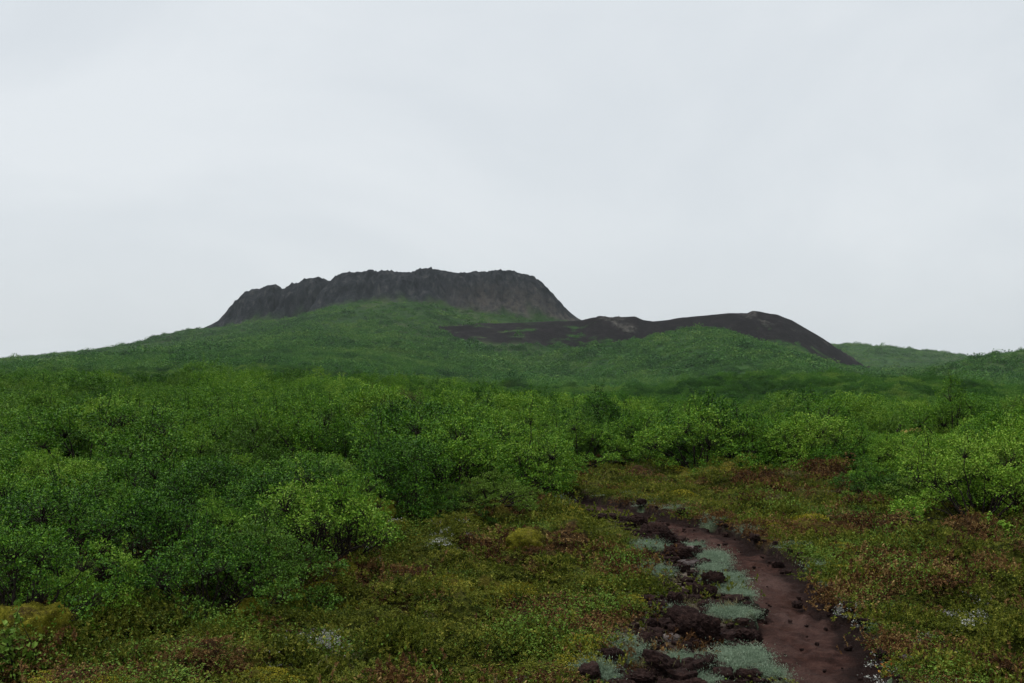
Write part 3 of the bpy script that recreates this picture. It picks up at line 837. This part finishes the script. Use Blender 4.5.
# ------------------------------------------------------------------ clods, stones and mossy hummocks: single things
def lump(seed, w, d, h, rough=.25, square=0, sub=4, knob=5):
    import bmesh
    bm = bmesh.new(); bmesh.ops.create_icosphere(bm, subdivisions=sub, radius=1)
    v = np.array([q.co[:] for q in bm.verts]); f = np.array([[q.index for q in p.verts] for p in bm.faces]); bm.free()
    if square:
        p = 1+3.5*square
        nrm = (np.abs(v)**(2*p)).sum(1)**(1/(2*p)); v = v/nrm[:,None]
    o1, o2 = seed*3.7, seed*1.9
    v0 = v.copy()
    n = fbm(v[:,0]*1.3+o1+v[:,2]*.9, v[:,1]*1.3+o2-v[:,2]*.7, 700, 4, .6)
    n2 = np.abs(fbm(v[:,0]*3.1+o2+v[:,2]*2, v[:,1]*3.1+o1+v[:,2]*1.5, 720, 3, .6))
    v = v*(1+rough*n-rough*.9*n2+rough*.2)[:,None]
    cr = sum(np.abs(fbm(v0[:,a]*5+o1+7*a, v0[:,b]*5+o2, 740+a, 3, .65)) for a, b in ((0,1),(1,2),(2,0)))/3
    v = v*(1+rough*.55*(.3-1.6*cr))[:,None]
    if knob and rough > .3:
        rk = np.random.default_rng(seed+900)
        for _ in range(knob):
            d0 = rk.normal(0,1,3); d0[2] = abs(d0[2])*.8; d0 /= np.linalg.norm(d0)
            c = v0@d0; v = v*(1+rk.uniform(.05,.20)*smooth(.72,.95,c))[:,None]
    v = v*np.array([w/2, d/2, h*.62])
    v[:,2] += h*.36
    return v, f
# column, row of the foot, width px, height px, squareness, material, name, label
crumbs()
CL = [
 (606,519,30,6,.0,'clod','soil_clod','long low bank of dark soil at the head of the path'),
 (636,527,26,13,.0,'clod','soil_clod','rounded dark soil clod just below the bank at the path head'),
 (657,546,37,19,.0,'clod','soil_clod','wide crumbly mound of dark soil halfway up the path'),
 (661,558,13,8,.1,'clod','soil_clod','small dark clod at the outer end of a row of three'),
 (677,558,26,14,.1,'clod','soil_clod','middle and largest dark clod in a row of three'),
 (696,557,11,9,.1,'clod','soil_clod','small pointed clod on the dirt side of a row of three'),
 (692,566,32,7,.2,'stone','flat_stone','flat grey stone slab just below the row of three clods'),
 (714,588,19,16,.15,'clod','soil_clod','highest clod of the clump standing in the pale grass'),
 (697,598,11,15,.15,'clod','soil_clod','narrow upright dark clod next to the clump in the pale grass'),
 (708,598,15,15,.1,'clod','soil_clod','knobbly clod in the middle of the clump in the pale grass'),
 (675,607,15,16,.4,'clod','soil_clod','short squarish dark clod above the biggest soil mound'),
 (686,599,12,7,.1,'clod','soil_clod','low dark clod between the squarish clod and the upright one'),
 (714,607,28,8,.1,'clod','soil_clod','long low clod lying above the biggest soil mound'),
 (731,604,13,9,.1,'clod','soil_clod','rounded clod at the grassy end of the long low clod'),
 (660,614,13,9,.1,'clod','soil_clod','small dark clod beside the squarish clod on the heath side'),
 (699,640,44,30,.35,'clod','soil_mound','biggest mound of dark broken soil beside the path'),
 (651,627,13,11,.1,'clod','soil_clod','dark clod at the heath edge above the pale stones'),
 (666,629,24,7,.2,'palestone','pale_stone','pale pinkish stone left of the biggest soil mound'),
 (672,639,22,8,.2,'palestone','pale_stone','pale broken stone at the foot of the biggest soil mound'),
 (645,647,19,13,.1,'clod','soil_clod','rounded dark clod between the pale stones and the square block'),
 (613,660,23,21,.9,'clod','soil_block','square upright block of dark turf soil at the heath edge'),
 (652,663,22,11,.1,'clod','soil_clod','dark clod just beyond the square block towards the path'),
 (672,678,34,17,.1,'clod','soil_clod','broad dark clod at the bottom of the strip below the pale grass'),
 (708,668,21,13,.1,'clod','soil_clod','dark clod beside the small pool of pale grass'),
 (724,664,14,10,.1,'clod','soil_clod','small dark clod touching the large pale grass sod'),
 (720,681,22,10,.2,'stone','flat_stone','greyish stone among the clods at the bottom of the strip'),
 (747,680,20,13,.1,'clod','soil_clod','clod with a paler rim under the large pale grass sod'),
 (640,680,40,13,.1,'clod','soil_clod','long dark clod below the square block'),
 (622,690,30,12,.1,'clod','soil_clod','dark clod cut by the bottom edge below the square block'),
 (688,692,34,12,.1,'clod','soil_clod','dark clod cut by the bottom edge under the broad clod'),
 (752,607,26,8,.2,'clod','soil_clod','thin cut bank of soil under the upper grass sod'),
 (750,637,26,14,.05,'clod','soil_clod','brown lump of soil between the two grass sods'),
 (520,685,26,12,.2,'stone','dark_stone','dark stone half sunk in brown heather at the bottom'),
 (690,548,10,4,.2,'palestone','pale_stone','small pale stone lying behind the row of three clods'),
 (703,541,18,4,.2,'palestone','pale_stone','flat pale stone beside the wide crumbly mound'),
 (905,660,16,9,.1,'stone','dark_stone','dark grey stone in the heath beyond the path'),
]
for i, (px, row, w, h, sq, mt, nm, lab) in enumerate(CL):
    p = at(px, row); k = p.y/F
    # sit on the soil at its foot
    v, f = lump(i+1, w*k*(.85 if w < 40 else .72), w*k*.7 if w < 40 else w*k*.55, h*k*(.9 if w < 40 else .7), .42 if mt == 'clod' and sq < .5 else .25, sq, 5 if w > 18 else 4, 9 if w > 30 else 5)
    o = mesh_np(nm, v, faces3=f, mat=M[mt], smooth_=False)
    o.location = (p.x, p.y+w*k*.3, p.z-.012); o.rotation_euler = (0,0,random.uniform(-.4,.4))
    tag(o, lab, {'flat_stone':'stone','pale_stone':'stone','dark_stone':'stone'}.get(nm,'soil clod'), 'stones beside the path' if 'stone' in nm else 'soil clods beside the path')

MO = [ # column, row of foot, width, height, label
 (28,664,58,36,'big rounded yellow-green mossy boulder under the shrubs at the corner'),
 (-2,648,22,24,'smaller mossy hummock behind the big mossy boulder, cut by the edge'),
 (146,662,40,20,'low mossy hummock in the heath below the bare-stemmed shrubs'),
 (256,584,50,20,'mossy hummock under the dark shrub with white lichen before it'),
 (303,606,28,13,'small ochre moss hummock below the dark shrub'),
 (345,574,24,12,'orange-brown moss hummock at the foot of the dark shrub'),
 (372,526,46,15,'pale yellow moss hummock behind the dark shrub'),
 (402,527,24,6,'low pale moss hummock next to the pale yellow one'),
 (527,552,40,23,'bright yellow-green moss hummock below the low spreading shrub'),
 (960,592,30,6,'low pale moss hummock in the heath beyond the path'),
 (925,578,24,5,'small yellow moss hummock in the heath beyond the path'),
]
def moss_cap(seed, v, f, n, rg, parent, scale):
    tri = v[f]; c = tri.mean(1); nr = np.cross(tri[:,1]-tri[:,0], tri[:,2]-tri[:,0]); ar = np.linalg.norm(nr,axis=1); nr = nr/ar[:,None]
    w = ar*(c[:,2] > .02); idx = rg.choice(len(f), n, p=w/w.sum())
    b = rg.dirichlet((1,1,1), n)
    P = (tri[idx]*b[:,:,None]).sum(1)
    vv, ff, lv = leaves(P, nr[idx]*.9, scale, rg, .55)
    return mesh_np('moss_shoots', vv, ff, mat=M['hummleaf'], smooth_=False, attrs={'lv':lv}, parent=parent)
rgm = np.random.default_rng(88)
for i, (px, row, w, h, lab) in enumerate(MO):
    p = at(px, row); k = p.y/F
    v, f = lump(50+i, w*k, w*k*.85, h*k*1.0, .42, .1)
    o = mesh_np('mossy_hummock', v, faces3=f, mat=M['moss'])
    o.location = (p.x, p.y+w*k*.38, p.z-.03); o.rotation_euler = (0,0,random.uniform(0,6))
    moss_cap(i, v, f, int(2600*(w*k)**1.2/.3)+300, rgm, o, .008)
    tag(o, lab, 'hummock', 'mossy hummocks in the heath')
# pale yellow boulder with a dark stump showing between the bushes on the right
zb = float(zground(XB, YB)); topz = CAM-(429-HOR)/F*YB
v, f = lump(91, .34, .4, topz-zb, .42, .1)
o = mesh_np('boulder', v, faces3=f, mat=stone_mat('yellow_stone', (.13,.10,.022,1), (.36,.29,.085,1))); o.location = (XB, YB, zb-.02)
tag(o, 'pale yellow boulder showing through a gap in the shrubs', 'boulder')
pts = np.array([(0,0,-.05),(.01,0,.2),(0,.01,.30),(.05,0,.44)])
vw, fw = tubes([(pts, np.array([.055,.05,.05,.035])), (pts[2]+np.array([(0,0,0),(.05,0,.08),(.10,0,.2)]), np.array([.03,.025,.012]))], 8)
o = mesh_np('dead_stump', vw, fw, mat=M['bark']); o.location = (XB-.21, YB-.05, zb)
tag(o, 'dark dead stump standing against the pale yellow boulder', 'stump')

# lone bush on the skyline at the far left and a sprig of leaves in the near corner
def skyline():
    y = 690.0; x = (15-512)*y/F
    z = float(zall(np.array([x]), np.array([y]))[0])
    cm, tm, _ = PROTO[2]
    r = empty('lone_bush', (x, y, z-.1), 0, (3.0,3.0,4.4))
    for nm, me in (('crown',cm),('woody_stems',tm)):
        o = bpy.data.objects.new(nm, me); COL.objects.link(o); o.parent = r
    tag(r, 'tiny lone bush standing on the skyline left of the crater', 'bush')
skyline()
def near_sprig():
    rg = np.random.default_rng(44)
    p = at(14, 690)
    r = empty('willow_sprig', (p.x, p.y, p.z-.02))
    polys = []; P = []; D = []
    for i in range(11):
        a = rg.uniform(-.9, .9); L = rg.uniform(.16,.42)
        d = np.array([np.sin(a)*.9, rg.normal(0,.25), 1.0]); d /= np.linalg.norm(d)
        b = np.array([rg.normal(0,.05), rg.normal(0,.05), 0]); c = b+d*L
        polys.append((np.stack([b,(b+c)/2+rg.normal(0,.012,3),c]), np.array([.004,.003,.0015])))
        n = 26; u = rg.uniform(.25,1.05,(n,1)); P.append(b+(c-b)*u+rg.normal(0,.016,(n,3))); D.append(np.repeat(d[None]*.6,n,0)+rg.normal(0,.5,(n,3)))
    vw, fw = tubes(polys); mesh_np('woody_stems', vw, fw, mat=M['bark'], parent=r)
    vl, fl, lv = leaves(np.concatenate(P), np.concatenate(D), .040, rg, .66, up=.8)
    mesh_np('crown', vl, fl, mat=M['dwarf'], smooth_=False, attrs={'lv':lv}, parent=r)
    tag(r, 'bright green willow sprig with large leaves before the big mossy boulder', 'sprig')
near_sprig()
def flower():
    rg = np.random.default_rng(45)
    p = at(888, 676); n = 60
    P = np.stack([rg.normal(0,.035,n), rg.normal(0,.03,n), np.abs(rg.normal(.02,.02,n))],1)
    v, f, lv = leaves(P, rg.normal(0,.5,(n,3))+np.array([0,0,.5]), .022, rg, .6)
    o = mesh_np('orange_plant', v, f, mat=M['flower'], smooth_=False, attrs={'lv':lv}); o.location = (p.x,p.y,p.z)
    tag(o, 'small orange-leaved plant in the heath at the bottom edge', 'plant')
flower()

# ------------------------------------------------------------------ air
def haze():
    m = bpy.data.materials.new('haze'); m.use_nodes = True
    nt = m.node_tree; nt.nodes.remove(nt.nodes['Principled BSDF'])
    v = nt.nodes.new('ShaderNodeVolumePrincipled')
    v.inputs['Color'].default_value = (.90,.95,1,1); v.inputs['Density'].default_value = HAZE
    v.inputs['Density Attribute'].default_value = ''
    nt.links.new(v.outputs[0], nt.nodes['Material Output'].inputs['Volume'])
    m.cycles.homogeneous_volume = True
    b = 3600; z0, z1 = -30, 95
    vs = [(-b,-b,z0),(b,-b,z0),(b,b,z0),(-b,b,z0),(-b,-b,z1),(b,-b,z1),(b,b,z1),(-b,b,z1)]
    fs = [(0,3,2,1),(4,5,6,7),(0,1,5,4),(1,2,6,5),(2,3,7,6),(3,0,4,7)]
    o = mesh_np('haze', vs, fs, mat=m, smooth_=False)
    tag(o, 'thin pale haze in the air over the whole heath', 'haze', kind='stuff')
HAZE = .000095
haze()

# ------------------------------------------------------------------ sky, sun, camera
SUN_EL, SUN_AZ = math.radians(66), math.radians(-65)
w = bpy.data.worlds.new('World'); S.world = w; w.use_nodes = True
t = NT(w.node_tree); bg = w.node_tree.nodes['Background']
sky = t.n('ShaderNodeTexSky'); sky.sky_type = 'NISHITA'; sky.sun_disc = False
sky.sun_elevation = SUN_EL; sky.sun_rotation = SUN_AZ; sky.air_density = 1; sky.dust_density = 3
tc = t.n('ShaderNodeTexCoord'); mp = t.n('ShaderNodeMapping'); mp.inputs['Scale'].default_value = (1,1,2.1)
t.l(tc.outputs['Generated'], mp.inputs['Vector'])
n1 = t.noise(2.0, 7, .55, mp.outputs[0], .5); 
cl = t.ramp(n1, [(.30,(4.20,4.48,4.72,1)),(.48,(4.48,4.75,4.97,1)),(.66,(4.88,5.12,5.30,1))])
c = t.mix(.94, sky.outputs[0], cl)
t.l(c, bg.inputs['Color']); bg.inputs['Strength'].default_value = .1
sun = bpy.data.lights.new('sun', 'SUN'); sun.energy = 1.5; sun.angle = math.radians(10); sun.color = (1,.97,.93)
so = bpy.data.objects.new('sun', sun); COL.objects.link(so)
dirv = Vector((math.sin(SUN_AZ)*math.cos(SUN_EL), math.cos(SUN_AZ)*math.cos(SUN_EL), math.sin(SUN_EL)))
so.rotation_euler = dirv.to_track_quat('Z','Y').to_euler(); so.location = (0,0,60)

cam = bpy.data.cameras.new('camera'); cam.lens = 35; cam.sensor_width = 36; cam.clip_end = 12000; cam.clip_start = .05
co = bpy.data.objects.new('camera', cam); COL.objects.link(co)
co.location = (0,0,CAM); co.rotation_euler = (math.radians(90)+math.atan((HOR-341.5)/F), 0, 0)
S.camera = co
S.view_settings.view_transform = 'Standard'; S.view_settings.look = 'None'; S.view_settings.exposure = .70; S.view_settings.gamma = 1
S.render.engine = 'CYCLES'
S.cycles.max_bounces = 4; S.cycles.diffuse_bounces = 1; S.cycles.glossy_bounces = 2; S.cycles.transmission_bounces = 3; S.cycles.volume_bounces = 1; S.cycles.transparent_max_bounces = 4
S.render.filter_size = 1.2; S.cycles.use_denoising = True; S.cycles.denoising_input_passes = 'RGB_ALBEDO_NORMAL'; S.cycles.denoising_prefilter = 'ACCURATE'
